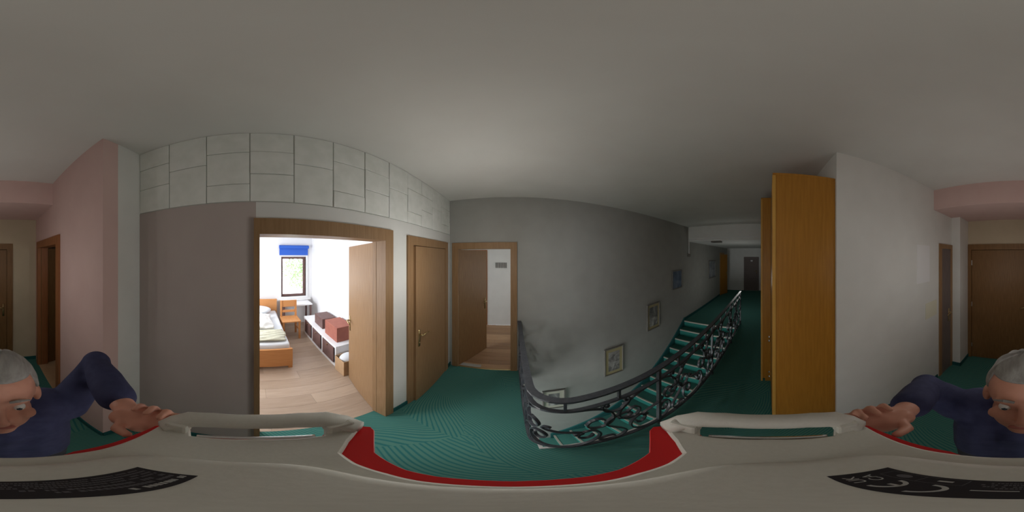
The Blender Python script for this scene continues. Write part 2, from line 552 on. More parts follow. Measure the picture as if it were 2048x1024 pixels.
# recesses behind shut doors
walls('trim_1', [(XL - 0.16, XL - T, 1.20, 2.12, 0, 2.06), (-0.2, 0.95, YR - 0.16, YR - T, 0, 2.06), ], M['dark_door'], 'dark backing behind the shut doors')

# ---- front room
walls('wall_front_room', [(-1.7, -1.6, YF + T, 4.2, 0, 2.6), (-1.7, 1.3, 4.2, 4.32, 0, 2.6), (1.2, 1.3, YF + T, 4.2, 0, 2.6)], M['wall'], 'white walls of the room beyond the front doorway')
walls('ceiling_front_room', [(-1.7, 1.3, YF + T, 4.32, 2.5, 2.6)], M['ceiling'], 'ceiling of the room beyond the front doorway')
ff = walls('floor_front_room', [(-1.7, 1.3, YF + T, 4.2, -0.25, -0.014), (-0.79, 0, YF + 0.001, YF + T, -0.25, -0.014)], M['darkpanel'], 'brown floorboards of the room beyond the front doorway')
y = YF + 0.02
k = 0
while y < 4.19:
    y1 = min(y + 0.135, 4.2)
    xs = [-1.6, -0.75 + 0.4 * (k % 3), 1.2] if y > YF + T - 0.02 else [-0.79, -0.45 + 0.1 * (k % 3), 0.0]
    for i in range(2):
        box(xs[i] + 0.001, xs[i + 1] - 0.001, y + 0.0012, y1 - 0.0012, -0.014, 0.0 + random.uniform(-0.001, 0.0006)).build('plank', M['laminate2'][(k * 2 + i * 3 + k // 3) % 3], ff)
    y = y1
    k += 1
struct(box(-0.79, 0, YF - 0.005, YF + 0.03, -0.002, 0.008).build('trim_2', M['brass'], None, 0.003, 1), 'brass threshold strip of the front doorway')
door('door_9', (-1.52, 4.2, 0), 0, 0.80, 1.98, 'dark brown door on the far wall of the front room', M['redwood'], M['darkpanel'], 'left', 0, setback=-0.014, casing=0.08)
vt = empty('wall_vent', (-0.28, 4.2, 1.66))
tag(vt, 'grey slatted vent high on the white wall of the front room', 'vent')
MB().box(-0.16, 0.16, -0.014, 0, -0.08, -0.07).box(-0.16, 0.16, -0.014, 0, 0.07, 0.08).box(-0.16, -0.15, -0.014, 0, -0.07, 0.07).box(0.15, 0.16, -0.014, 0, -0.07, 0.07).build('vent_frame', M['wall'], vt)
for i in range(7):
    x = -0.128 + i * 0.0426
    box(x - 0.014, x + 0.014, -0.011, -0.001, -0.07, 0.07).build('slat', M['frame'], vt)

# ---- bedroom
BX0, BX1, BY0, BY1 = -4.25, XL - T, -1.35, 1.52
BC = 2.42
WY0, WY1, WZ0, WZ1 = 0.66, 1.34, 0.80, 1.88
walls('wall_bedroom', [(BX0 - T, BX0, BY0, WY0, 0, BC), (BX0 - T, BX0, WY1, BY1, 0, BC), (BX0 - T, BX0, WY0, WY1, 0, WZ0), (BX0 - T, BX0, WY0, WY1, WZ1, BC),
                       (BX0 - T, BX1, BY1, BY1 + T, 0, BC), (BX0 - T, BX1, BY0 - T, BY0, 0, BC), (BX1, XL, BY0, YP - T, 0, BC)], M['white'], 'white walls of the bright bedroom')
walls('ceiling_bedroom', [(BX0 - T, XL - T, BY0 - T, BY1 + T, BC, BC + 0.1)], M['white'], 'white ceiling of the bedroom')
fb = walls('floor_bedroom', [(BX0 - T, BX1, BY0 - T, BY1 + T, -0.25, -0.012), (BX1, XL, 0.0, 0.92, -0.012, -0.004)], M['carton'], 'pale laminate floor of the bedroom')
x = BX0
k = 0
while x < BX1 - 0.01:
    x1 = min(x + 0.19, BX1 + 0.1)
    ys = [BY0, -0.35 + 0.45 * (k % 3), BY1]
    for i in range(2):
        box(x + 0.001, x1 - 0.001, ys[i] + 0.001, ys[i + 1] - 0.001, -0.012, random.uniform(-0.001, 0.0006)).build('plank', M['laminate'][(k * 2 + i + k // 4) % 3], fb)
    x = x1
    k += 1
wi = struct(empty('window_1', (BX0, (WY0 + WY1) / 2, WZ0)), 'bright bedroom window with a dark brown frame and blue blind')
ww, wh = WY1 - WY0, WZ1 - WZ0
MB().box(-T, 0.02, -ww / 2 - 0.05, -ww / 2, -0.05, wh + 0.05).box(-T, 0.02, ww / 2, ww / 2 + 0.05, -0.05, wh + 0.05).box(-T, 0.02, -ww / 2, ww / 2, wh, wh + 0.05).box(-T, 0.02, -ww / 2, ww / 2, -0.05, 0).build('window_frame', M['white'], wi)
MB().box(-0.09, -0.04, -ww / 2, -ww / 2 + 0.05, 0, wh).box(-0.09, -0.04, ww / 2 - 0.07, ww / 2, 0, wh).box(-0.09, -0.04, -ww / 2 + .05, ww / 2 - .07, wh - 0.06, wh).box(-0.09, -0.04, -ww / 2 + .05, ww / 2 - .07, 0, 0.06).build('sash', M['darkpanel'], wi)
box(-0.07, -0.062, -ww / 2 + 0.05, ww / 2 - 0.07, 0.06, wh - 0.06).build('pane', M['glass'], wi)
box(-0.02, 0.12, -ww / 2 - 0.1, ww / 2 + 0.1, -0.09, -0.052).build('window_sill', M['white'], wi, 0.004, 1)
bl = MB()
bl.tube([(0.06, -ww / 2 - 0.06, wh + 0.26), (0.06, ww / 2 + 0.06, wh + 0.26)], 0.045, 12)
bl.box(0.028, 0.034, -ww / 2 - 0.05, ww / 2 + 0.05, wh + 0.04, wh + 0.26)
bo = bl.build('roller_blind', M['blue'], wi)
bo['label'] = 'blue rolled up blind'

# tree outside the window
tr = empty('garden_tree', (-11.0, 3.4, -3.0))
tag(tr, 'pale leafy tree outside the bright bedroom window', 'tree')
MB().tube([(0, 0, 0), (0.1, 0, 2), (0.0, 0.1, 3.4)], [0.18, 0.14, 0.08]).build('trunk', M['bark'], tr)
lm = MB()
for i in range(1500):
    a, b, r = random.uniform(0, 2 * PI), random.uniform(-1, 1), 1.5 * random.random() ** 0.4
    c = Vector((math.cos(a) * math.sqrt(1 - b * b) * r, math.sin(a) * math.sqrt(1 - b * b) * r * 1.1, 3.9 + b * r * 1.0))
    u = Vector((random.uniform(-1, 1), random.uniform(-1, 1), random.uniform(-1, 1))).normalized()
    v = u.orthogonal().normalized()
    q = 0.10
    lm.add([c - u * q, c - v * q * 0.5, c + u * q, c + v * q * 0.5], [(0, 1, 2, 3)])
lv = lm.build('foliage', M['leaf'], tr)
lv['kind'] = 'stuff'

# bed
bd = empty('bed', (-2.30, 0.0, 0))
tag(bd, 'orange pine bed with a pale mattress in the bedroom', 'bed')
MB().box(0, 0.04, -0.48, 0.52, 0.06, 0.42).build('footboard', M['bedwood'], bd, 0.008)
box(-1.78, -1.74, -0.48, 0.52, 0.06, 0.80).build('headboard', M['bedwood'], bd, 0.008)
for s in (-0.48, 0.49):
    box(-1.74, 0, s, s + 0.03, 0.14, 0.36).build('side_rail', M['bedwood'], bd, 0.004, 1)
for xx in (-0.02, -1.77):
    for yy in (-0.47, 0.47):
        box(xx - 0.02, xx + 0.04, yy - 0.01, yy + 0.05, 0, 0.07).build('leg', M['bedwood'], bd)
box(-1.73, -0.01, -0.45, 0.49, 0.26, 0.50).build('mattress', M['sheet'], bd, 0.05, 3, True)


def cloth(name, m, x0, x1, y0, y1, z, amp, drop, seed, thick=0.03, nx=40, ny=36):
    rnd = random.Random(seed)
    ph = [(rnd.uniform(3, 13), rnd.uniform(3, 13), rnd.uniform(0, 6)) for _ in range(6)]
    top = []
    for i in range(nx + 1):
        for j in range(ny + 1):
            u, v = i / nx, j / ny
            e = min(u, 1 - u, v, 1 - v)
            h = sum(math.sin(a * u * 3 + b * v * 2 + c) * abs(math.sin(b * u - a * v + c)) for a, b, c in ph) / 6
            zz = z + amp * h + amp * 0.6 * min(1, e * 6) - drop * max(0, 1 - (1 - v) * 7) - 0.25 * drop * max(0, 1 - u * 9)
            top.append((x0 + (x1 - x0) * u + 0.012 * h, y0 + (y1 - y0) * v + 0.02 * math.sin(7 * u + seed), zz))
    n = ny + 1
    fs = []
    off = len(top)
    vs = top + [(a, b, c - thick) for a, b, c in top]
    for i in range(nx):
        for j in range(ny):
            a = i * n + j
            fs.append((a, a + n, a + n + 1, a + 1))
            fs.append((a + off, a + 1 + off, a + n + 1 + off, a + n + off))
    bnd = [i * n for i in range(nx + 1)] + [nx * n + j for j in range(1, n)] + [i * n + ny for i in range(nx - 1, -1, -1)] + [j for j in range(ny - 1, 0, -1)]
    for q in range(len(bnd)):
        a, b = bnd[q], bnd[(q + 1) % len(bnd)]
        fs.append((a, b, b + off, a + off))
    return MB().add(vs, fs).build(name, m, None, smooth=True)


tag(cloth('blanket', M['blanket'], -2.78, -2.37, -0.44, 0.46, 0.555, 0.02, 0.01, 5, 0.02), 'olive folded blanket at the foot of the bed', 'blanket')
tag(cloth('duvet', M['duvet'], -3.52, -2.80, -0.44, 0.30, 0.60, 0.06, 0.01, 2, 0.05), 'crumpled white duvet piled on the bed', 'duvet')
pw = MB().ball((0, 0, 0), (0.22, 0.33, 0.085), 24, 14).build('pillow', M['sheet'], None, smooth=True, loc=(-3.80, 0.02, 0.60))
tag(pw, 'white pillow at the head of the pine bed', 'pillow')

# desk under the window
dk = empty('desk', (-3.98, 1.02, 0))
tag(dk, 'small white topped desk under the bedroom window', 'desk')
box(-0.22, 0.22, -0.40, 0.34, 0.665, 0.70).build('tabletop', M['white'], dk, 0.005, 1)
for xx in (-0.20, 0.16):
    for yy in (-0.38, 0.28):
        box(xx, xx + 0.04, yy, yy + 0.04, 0, 0.665).build('leg', M['darkpanel'], dk)
# chair beside the desk


def chair(name, loc, rz, m, label):
    c = empty(name, loc, rz)
    tag(c, label, 'chair')
    box(-0.20, 0.20, -0.20, 0.20, 0.43, 0.46).build('seat', m, c, 0.008)
    for xx in (-0.19, 0.15):
        box(xx, xx + 0.04, 0.15, 0.19, 0, 0.43).build('leg', m, c)
        box(xx, xx + 0.04, -0.19, -0.15, 0, 0.86).build('leg', m, c)
    for z0, z1 in ((0.56, 0.62), (0.70, 0.86)):
        box(-0.15, 0.15, -0.185, -0.16, z0, z1).build('back_slat', m, c, 0.004, 1)
    for xx in (-0.18, 0.16):
        box(xx, xx + 0.02, -0.15, 0.15, 0.2, 0.23).build('stretcher', m, c)
    return c


chair('wooden_chair', (-3.50, 0.74, 0), R(-90), M['bedwood'], 'orange wooden chair in front of the white desk')

# low sideboard along the right bedroom wall
sb = empty('low_sideboard', (-2.84, 1.30, 0))
tag(sb, 'low white sideboard with dark brown doors along the bedroom wall', 'sideboard')
MB().box(-0.78, 0.78, -0.2, 0.2, 0.40, 0.44).box(-0.78, 0.78, -0.2, 0.2, 0.0, 0.05).box(-0.78, -0.75, -0.2, 0.2, 0.05, 0.40).box(0.75, 0.78, -0.2, 0.2, 0.05, 0.40).box(-0.75, 0.75, 0.18, 0.2, 0.05, 0.40).build('body', M['white'], sb)
for i in range(3):
    xa = -0.74 + i * 0.50
    d = box(xa + 0.04, xa + 0.44, -0.205, -0.185, 0.065, 0.385).build('door', M['darkpanel'], sb, 0.003, 1)
    MB().tube([(xa + 0.24, -0.205, 0.35), (xa + 0.24, -0.225, 0.35)], 0.012).build('knob', M['brass'], d)
    box(xa - 0.0, xa + 0.035, -0.2, -0.18, 0.05, 0.40).build('stile', M['white'], sb)
tag(box(-2.62, -2.18, 1.18, 1.48, 0.44, 0.72).build('storage_box', M['redpanel'], None, 0.006), 'brick red storage box on the low sideboard', 'box')
tag(box(-3.18, -2.78, 1.20, 1.48, 0.44, 0.66).build('storage_box', M['darkpanel'], None, 0.006), 'dark brown storage box on the low sideboard', 'box')
cb = empty('carton', (-1.91, 1.22, 0))
tag(cb, 'open cardboard carton with a cloth behind the bedroom door', 'carton')
MB().box(-0.12, 0.12, -0.15, -0.145, 0, 0.3).box(-0.12, 0.12, 0.145, 0.15, 0, 0.3).box(-0.12, -0.115, -0.145, 0.145, 0, 0.3).box(0.115, 0.12, -0.145, 0.145, 0, 0.3).box(-0.115, 0.115, -0.145, 0.145, 0, 0.006).build('carton_body', M['carton'], cb)
tag(MB().ball((-1.91, 1.22, 0.27), (0.11, 0.14, 0.09), 18, 10).build('folded_cloth', M['sheet'], None, smooth=True), 'pale cloth stuffed into the cardboard carton', 'cloth')

# ---- rear left room, seen through the red-brown frame
walls('wall_rear_room', [(-2.3, -2.2, -4.6, -1.2, 0, 2.5), (-2.3, 0.4, -4.7, -4.6, 0, 2.5), (0.3, 0.4, -4.6, YR - T - 0.1, 0, 2.5), (-2.3, XP - T, -1.3, -1.2, 0, 2.5), (XP - T - .02, 0.4, YR - T - 0.14, YR - T - .05, 0, 2.5)], M['white'], 'white walls of the room behind the pinkish wall')
walls('ceiling_rear_room', [(-2.3, XP - T, -4.7, -1.2, 2.5, 2.6), (XP - T, 0.4, -4.7, YR - T, 2.5, 2.6)], M['white'], 'ceiling of the room behind the pinkish wall')
walls('floor_rear_room', [(-2.3, XP - T, YR - T, -1.2, -0.25, -0.002), (-2.3, 0.4, -4.7, YR - T, -0.25, -0.002), (XP - T, XP, -2.36, -1.54, -0.01, 0.002)], M['carton'], 'pale floor of the room behind the pinkish wall')
ct = empty('tall_cupboard', (-1.30, -4.35, 0))
tag(ct, 'tall white cupboard seen through the red-brown door frame', 'cupboard')
box(-0.45, 0.45, -0.22, 0.22, 0.0, 2.0).build('body', M['cream'], ct, 0.005, 1)
for s in (-1, 1):
    d = box(min(s * 0.01, s * 0.43), max(s * 0.01, s * 0.43), 0.22, 0.24, 0.9, 1.95).build('door', M['paper'], ct, 0.004, 1)
    MB().tube([(s * 0.05, 0.24, 1.3), (s * 0.05, 0.265, 1.3)], 0.012).build('knob', M['brass'], d)
tb = empty('side_table', (-1.02, -3.55, 0))
tag(tb, 'wooden side table with white top seen through the red-brown frame', 'table')
box(-0.3, 0.3, -0.25, 0.25, 0.80, 0.88).build('tabletop', M['paper'], tb, 0.006, 1)
for xx in (-0.28, 0.23):
    for yy in (-0.23, 0.18):
        box(xx, xx + 0.05, yy, yy + 0.05, 0, 0.80).build('leg', M['bedwood'], tb)
chair('wooden_chair', (-0.93, -3.02, 0), R(180), M['bedwood'], 'wooden chair seen through the red-brown door frame')

# ------------------------------------------------------------------ staircase
st = struct(empty('staircase', (OX1, 0, 0)), 'teal carpeted stairs running down with pale nosings')
RI, RU, NS = 2.8 / 15, 0.24, 14
SY0, SY1 = OY0 + 0.02, YF - 0.001
for i in range(NS):
    zt = -RI * (i + 1)
    xa, xb = -RU * (i + 1), -RU * i
    s = box(xa, xb + (0.0 if i else 0.1), SY0, SY1 - 0.012, zt - 0.30, zt).build('step', M['carpet'], st)
    MB().box(xa - 0.014, xa + 0.016, SY0, SY1 - 0.03, zt, zt + 0.006).box(xa - 0.014, xa - 0.004, SY0, SY1 - 0.03, zt - 0.028, zt).build('nosing', M['nosing'], s)
    box(xa - 0.004, xa, SY0, SY1 - 0.03, zt - RI, zt - 0.028).build('riser', M['riser'], s)
MB().box(-0.014, 0.016, SY0, SY1 - 0.03, 0.0, 0.006).box(-0.014, -0.004, SY0, SY1 - 0.03, -0.028, 0).build('nosing', M['nosing'], st)
box(-0.004, 0.0, SY0, SY1 - 0.03, -RI, -0.028).build('riser', M['riser'], st)
# wall string of dark carpet
sk = MB()
L = RU * 14.2
q = [(0.02, 0.10), (-L, -RI / RU * L + 0.14), (-L, -RI / RU * L - 0.25), (0.02, -0.25)]
sk.add([(a, SY1 - 0.026, b) for a, b in q] + [(a, SY1, b) for a, b in q], [(0, 1, 2, 3), (7, 6, 5, 4), (0, 4, 5, 1), (1, 5, 6, 2), (2, 6, 7, 3), (3, 7, 4, 0)])
sk.build('wall_string', M['dark_carpet'], st)

# ------------------------------------------------------------------ wrought iron railing
rail = empty('stair_railing', (0.10, 0.72, 0))
tag(rail, 'dark wrought iron railing with scrolls around the stairwell', 'railing')
RX, RY, RR = 0.10, 0.72, 0.20
LY = YF - 0.01 - (RY + RR)
LC = RR * PI / 2
LX = 4.25 - (RX + RR)
LT = LY + LC + LX


def path(u):
    if u <= LY:
        return Vector((RX, YF - 0.01 - u, 0)), Vector((0, -1, 0))
    if u <= LY + LC:
        a = (u - LY) / RR
        return Vector((RX + RR - RR * math.cos(a), RY + RR - RR * math.sin(a), 0)), Vector((math.sin(a), -math.cos(a), 0))
    return Vector((RX + RR + (u - LY - LC), RY, 0)), Vector((1, 0, 0))


def rail_bar(name, z, tw, th, u0=0, u1=None):
    u1 = LT if u1 is None else u1
    n = max(2, int((u1 - u0) / 0.05))
    pts, nr = [], []
    for i in range(n + 1):
        p, t = path(u0 + (u1 - u0) * i / n)
        pts.append(p + Vector((0, 0, z)) - rail.location)
        nr.append(Vector((-t.y, t.x, 0)))
    return MB().bar(pts, nr, tw, th).build(name, M['iron'], rail)


rail_bar('handrail', 0.95, 0.048, 0.018)
rail_bar('middle_rail', 0.815, 0.030, 0.014)
rail_bar('bottom_rail', 0.085, 0.030, 0.014)
UP = lambda u: path(u)[0] - rail.location


def vert(name, u, z0, z1, wth):
    p, t = path(u)
    p = p - rail.location
    n = Vector((-t.y, t.x, 0))
    return MB().bar([p + Vector((0, 0, z0)), p + Vector((0, 0, z1))], n, wth, wth).build(name, M['iron'], rail)


u = 0.03
posts = []
while u < LT:
    posts.append(u)
    vert('post', u, 0.0 if u > 0.1 else 0.0, 0.942, 0.026)
    u += (LT - 0.05) / 5
i = 1
u = 0.03
while u < LT - 0.1:
    u += 0.31
    if u < LT - 0.05 and min(abs(u - q) for q in posts) > 0.08:
        vert('baluster_link', u, 0.82, 0.942, 0.016)


def scroll_curve(kind, turn, n=60, power=2.2, base=0.0):
    """curve whose curvature grows toward both ends: C or S scroll, centred and unit sized"""
    pts = []
    x = y = 0.0
    half = []
    th = 0.0
    for i in range(n + 1):
        half.append((x, y))
        s = i / n
        kq = base + turn * (power + 1) * s ** power
        th += kq / n
        # arms shorten as they curl in
        x += math.cos(th) / n
        y += math.sin(th) / n
    if kind == 'C':
        left = [(-a, b) for a, b in reversed(half[1:])]
    else:
        left = [(-a, -b) for a, b in reversed(half[1:])]
    return left + half


def place_scroll(kind, u0, z0, w_, h_, rot=0, flip=1, turn=7.0, base=0.6, th=0.013, power=2.2):
    c = scroll_curve(kind, turn, base=base, power=power)
    cr, sr = math.cos(rot), math.sin(rot)
    c = [(a * cr - b * sr, a * sr + b * cr) for a, b in c]
    xs = [p[0] for p in c]
    ys = [p[1] for p in c]
    mx, my = (max(xs) + min(xs)) / 2, (max(ys) + min(ys)) / 2
    sx, sy = w_ / (max(xs) - min(xs)), h_ / (max(ys) - min(ys))
    pts, nr = [], []
    for a, b in c:
        uu = min(max(u0 + (a - mx) * sx, 0.015), LT - 0.01)
        p, t = path(uu)
        pts.append(p - rail.location + Vector((0, 0, z0 + flip * (b - my) * sy)))
        nr.append(Vector((-t.y, t.x, 0)))
    return MB().bar(pts, nr, 0.022, th).build('scroll', M['iron'], rail)


mod = (LT - 0.06) / 9
for k in range(9):
    c0 = 0.03 + mod * (k + 0.5)
    place_scroll('C', c0, 0.625, mod * 0.94, 0.37, 0, -1, 6.6, 1.1, power=1.5)                  # big arch under the middle rail
    place_scroll('C', c0, 0.255, mod * 0.66, 0.32, 0, 1, 6.8, 1.3, power=1.4)                   # basket on the bottom rail
    if k < 8:
        place_scroll('S', c0 + mod * 0.5, 0.34, mod * 0.36, 0.46, R(62), 1 if k % 2 else -1, 6.6, 0.2, power=1.4)
        place_scroll('C', c0 + mod * 0.5, 0.73, mod * 0.30, 0.15, 0, 1, 6.5, 1.0, 0.010)
    place_scroll('S', c0, 0.45, mod * 0.34, 0.17, R(20), 1 if k % 2 else -1, 6.4, 0.3, 0.010)

# ------------------------------------------------------------------ pictures down the stair wall


def picture(x0, x1, z0, z1, label, mount, art, inset):
    r = empty('wall_picture', ((x0 + x1) / 2, YF, (z0 + z1) / 2))
    tag(r, label, 'picture')
    a, b = (x1 - x0) / 2, (z1 - z0) / 2
    f = 0.025
    MB().box(-a, -a + f, -0.028, 0, -b, b).box(a - f, a, -0.028, 0, -b, b).box(-a + f, a - f, -0.028, 0, -b, -b + f).box(-a + f, a - f, -0.028, 0, b - f, b).build('picture_frame', M['frame'], r, 0.003, 1)
    box(-a + f, a - f, -0.012, 0, -b + f, b - f).build('mount', mount, r)
    box(-a + inset, a - inset, -0.014, -0.012, -b + inset * 1.2, b - inset * 1.2).build('print', art, r)
    return r


greys = [(0.13, 0.125, 0.12), (0.26, 0.25, 0.235), (0.40, 0.39, 0.36)]
A1 = art_mat('print_sketch', greys, 9)
A2 = art_mat('print_landscape', [(0.10, 0.10, 0.10), (0.2, 0.2, 0.19), (0.45, 0.45, 0.42)], 5)
A3 = art_mat('print_blue', [(0.06, 0.10, 0.16), (0.12, 0.17, 0.25), (0.2, 0.25, 0.32)], 4)
A4 = art_mat('print_pale', [(0.2, 0.22, 0.25), (0.3, 0.32, 0.35), (0.4, 0.42, 0.44)], 4)
P = YF
picture(0.42, 0.76, -1.22, -0.60, 'lowest framed picture on the stair wall, behind the railing corner', M['mount'], A2, 0.09)
picture(1.42, 1.82, -0.53, 0.17, 'framed grey sketch with pale mount, second from the foot of the stairs', M['mountgold'], A1, 0.085)
picture(2.44, 2.85, 0.24, 0.87, 'framed dark landscape with ochre mount halfway up the stairs', M['mountgold'], A2, 0.07)
picture(3.35, 3.83, 1.04, 1.53, 'framed blue picture above the top of the stairs', A3, A3, 0.06)
picture(5.87, 6.70, 1.01, 1.72, 'pale framed picture in the far corridor before the amber door', A4, A4, 0.09)

# conduit and switch box on the dropped beam
cdt = empty('cable_conduit', (4.23, YF, 2.40))
tag(cdt, 'thin pale cable conduit along the corridor beam with a small box', 'conduit')
MB().box(-0.016, -0.001, -1.98, -0.02, 0.0, 0.016).box(-0.016, -0.001, -0.036, -0.02, -0.44, 0.0).build('conduit_run', M['paper'], cdt)
box(-0.02, -0.001, -1.1, -0.02, -0.05, -0.038).build('lower_run', M['paper'], cdt)
box(-0.05, -0.001, -0.075, -0.001, -0.52, -0.44).build('junction_box', M['frame'], cdt, 0.004, 1)
tag(box(4.26, 4.44, 1.28, 1.56, 2.275, 2.322).build('emergency_lamp', M['frame'], None, 0.008), 'small grey lamp box on the corridor beam', 'lamp')

# ------------------------------------------------------------------ amber wardrobes on the right


def wardrobe(x0, wid, y1, hgt, label):
    r = empty('wardrobe', (x0, YB, 0))
    tag(r, label, 'wardrobe', None)
    d = y1 - YB
    MB().box(0, wid, 0.002, d - 0.022, 0.06, hgt - 0.022).build('body', M['cabinet'], r)
    box(0.0, wid, 0.002, d - 0.05, 0, 0.06).build('plinth', M['cabinet'], r)
    box(-0.003, wid, 0.002, d, hgt - 0.022, hgt).build('top_panel', M['cabinet'], r, 0.003, 1)
    box(-0.006, 0.016, d - 0.022, d + 0.002, 0.0, hgt - 0.022).build('edge_strip', M['cabinet_edge'], r, 0.002, 1)
    for k in range(2):
        xa = 0.016 + k * (wid - 0.016) / 2 + 0.002
        xb = 0.016 + (k + 1) * (wid - 0.016) / 2 - 0.002
        dr = box(xa, xb, d - 0.021, d, 0.065, hgt - 0.026).build('door', M['cabinet'], r, 0.002, 1)
        kx = xb - 0.04 if k == 0 else xa + 0.04
        for z in (0.55, 1.05):
            MB().ball((kx, d + 0.016, z), 0.013, 10, 6).build('knob', M['steel'], dr, smooth=True)
    return r


wardrobe(1.07, 0.90, -0.030, 2.50, 'nearest tall amber beech wardrobe at the wall corner')
wardrobe(1.98, 1.0, 0.085, 2.64, 'second tall amber wardrobe along the corridor wall')
wardrobe(2.99, 1.0, 0.085, 2.64, 'third tall amber wardrobe along the corridor wall')
# loose things on the right wall
tag(box(XR - 0.004, XR, -1.60, -1.36, 1.60, 2.02).build('notice_sheet', M['paper']), 'white paper notice on the right lobby wall', 'notice')
tag(box(XR - 0.006, XR, -1.76, -1.52, 1.14, 1.34).build('notice_card', M['cream']), 'cream card below the white notice on the right wall', 'notice')

# ------------------------------------------------------------------ scanner head under the lens
sc = empty('panorama_scanner', (0, 0, H - 0.315))
tag(sc, 'off-white panoramic scanner head with red trim and two side handles', 'scanner')
half = [(0, .0500), (.033, .0520), (.0535, .0555), (.080, .0565), (.104, .060), (.125, .080), (.142, .102), (.152, .113), (.160, .108), (.165, .09), (.162, .0716), (.1470, .0650), (.1490, .040), (.1525, .0),
        (.1490, -.040), (.1475, -.062), (.162, -.069), (.166, -.085), (.163, -.098), (.150, -.104), (.125, -.1045), (.099, -.1045), (.0734, -.105), (.052, -.107), (0, -.110)]
outline = half + [(-a, b) for a, b in reversed(half[1:-1])]


def slab(mb, poly, z0, z1, inset_top=0.0, inset_bot=0.0):
    def off(poly, d):
        out = []
        n = len(poly)
        for i in range(n):
            p0, p1, p2 = Vector(poly[i - 1]), Vector(poly[i]), Vector(poly[(i + 1) % n])
            e1, e2 = (p1 - p0).normalized(), (p2 - p1).normalized()
            t = (e1 + e2).normalized()
            nn = Vector((t.y, -t.x))
            out.append(p1 + nn * d)
        return out
    # outline runs clockwise seen from above: the inward normal is (t.y, -t.x)
    rings = [[(p.x, p.y, z) for p in off(poly, d)] for d, z in ((inset_bot, z0), (0.0, z0 + (z1 - z0) * 0.35), (0.0, z1 - (z1 - z0) * 0.3), (inset_top * 0.35, z1 - (z1 - z0) * 0.08), (inset_top, z1))]
    return mb.rings(rings)


slab(MB(), outline, -0.016, 0.0, 0.003, 0.006).build('top_shell', M['shell'], sc, smooth=False)
# raised pad in the middle
pad = []
for i in range(64):
    a = 2 * PI * i / 64
    ca, sa = math.cos(a), math.sin(a)
    px = 0.096 * math.copysign(abs(ca) ** 0.55, ca)
    py = -0.022 + 0.066 * math.copysign(abs(sa) ** 0.6, sa)
    pad.append((px, py))
pad = list(reversed(pad))
slab(MB(), pad, -0.001, 0.015, 0.010, 0.0).build('raised_deck', M['shell'], sc, smooth=True)
# red trim round the edge and in the front notches
redh = [(0, .0640), (.033, .0665), (.0535, .0705), (.066, .0750), (.095, .0850), (.117, .104), (.136, .121), (.146, .124), (.154, .117), (.163, .106), (.158, .07), (.148, .058), (.146, .0), (.148, -.058), (.160, -.07), (.167, -.104), (.158, -.113),
        (.125, -.1165), (.099, -.1165), (.0734, -.117), (.056, -.117), (.035, -.108), (0, -.107)]
red = redh + [(-a, b) for a, b in reversed(redh[1:-1])]
slab(MB(), red, -0.040, -0.0165, 0.001, 0.006).build('red_trim', M['red'], sc)
blk = [(a * 0.95, b * 0.92 - (0.002 if b > 0 else 0)) for a, b in red]
slab(MB(), blk, -0.075, -0.041, 0.001, 0.003).build('under_body', M['black'], sc)


def handle_bar(s):
    prof = []
    ho = [(.150, .117), (.166, .104), (.180, .083), (.1865, .05), (.188, 0), (.1865, -.05), (.181, -.080), (.168, -.098), (.156, -.107)]
    hi = [(.138, .095), (.146, .082), (.155, .066), (.1605, .04), (.162, 0), (.1605, -.04), (.157, -.062), (.150, -.078), (.144, -.092)]
    rings = []
    for (ox, oy), (ix, iy), zt in zip(ho, hi, (0.012, .030, .041, .044, .045, .044, .041, .030, .016)):
        zb = zt - 0.024
        mx_, my_ = (ox + ix) / 2, (oy + iy) / 2
        rings.append([(s * x, y, z) for x, y, z in ((ox, oy, zb + 0.006), (ox, oy, zt - 0.006), (ox + (ix - ox) * 0.18, oy + (iy - oy) * 0.18, zt), (ix + (ox - ix) * 0.25, iy + (oy - iy) * 0.25, zt - 0.002),
                                                     (ix, iy, zt - 0.010), (ix, iy, zb + 0.005), (ix + (ox - ix) * .2, iy + (oy - iy) * .2, zb), (ox + (ix - ox) * .2, oy + (iy - oy) * .2, zb))])
    h = MB().rings(rings).build('handle', M['shell'], sc, smooth=True)
    MB().box(*sorted((s * 0.146, s * 0.166)), 0.070, 0.102, -0.002, 0.026).build('handle_post', M['shell'], h, 0.004, 2)
    MB().box(*sorted((s * 0.148, s * 0.166)), -0.094, -0.068, -0.002, 0.026).build('handle_post', M['shell'], h, 0.004, 2)
    pts = [(s * (0.1575 - 4.2 * (t * t)) if False else s * (0.1575 - 1.6 * t * t), t, -0.008) for t in [(-0.058 + 0.116 * i / 20) for i in range(21)]]
    MB().tube(pts, 0.0035, 8).build('steel_bar', M['steel'], h, smooth=True)


handle_bar(1)
handle_bar(-1)
MB().tube([(0, -0.03, -0.06), (0, -0.06, -0.22), (0, -0.10, -0.62), (0, -0.18, -0.75)], [0.05, 0.032, 0.028, 0.028], 14).build('mast', M['black'], sc, smooth=True)
# label on the deck
lb = box(-.0635, .0625, -.0565, -.0235, 0.0148, 0.0156).build('label_plate', M['label'], sc)
lb['label'] = 'black type label with white markings'
LZ = 0.0157


def text(body, x, y, size, m, sx=1.0):
    c = bpy.data.curves.new('t', 'FONT')
    c.body = body
    c.size = size
    c.align_x = 'CENTER'
    c.align_y = 'CENTER'
    c.extrude = 0.0001
    o = bpy.data.objects.new('t', c)
    COL.objects.link(o)
    me = bpy.data.meshes.new_from_object(o.evaluated_get(bpy.context.evaluated_depsgraph_get()))
    bpy.data.objects.remove(o)
    t = bpy.data.objects.new('marking', me)
    me.materials.clear()
    me.materials.append(m)
    COL.objects.link(t)
    t.parent = lb
    t.location = (x, y, LZ + 0.0002)
    t.scale = (sx, 1, 1)
    return t


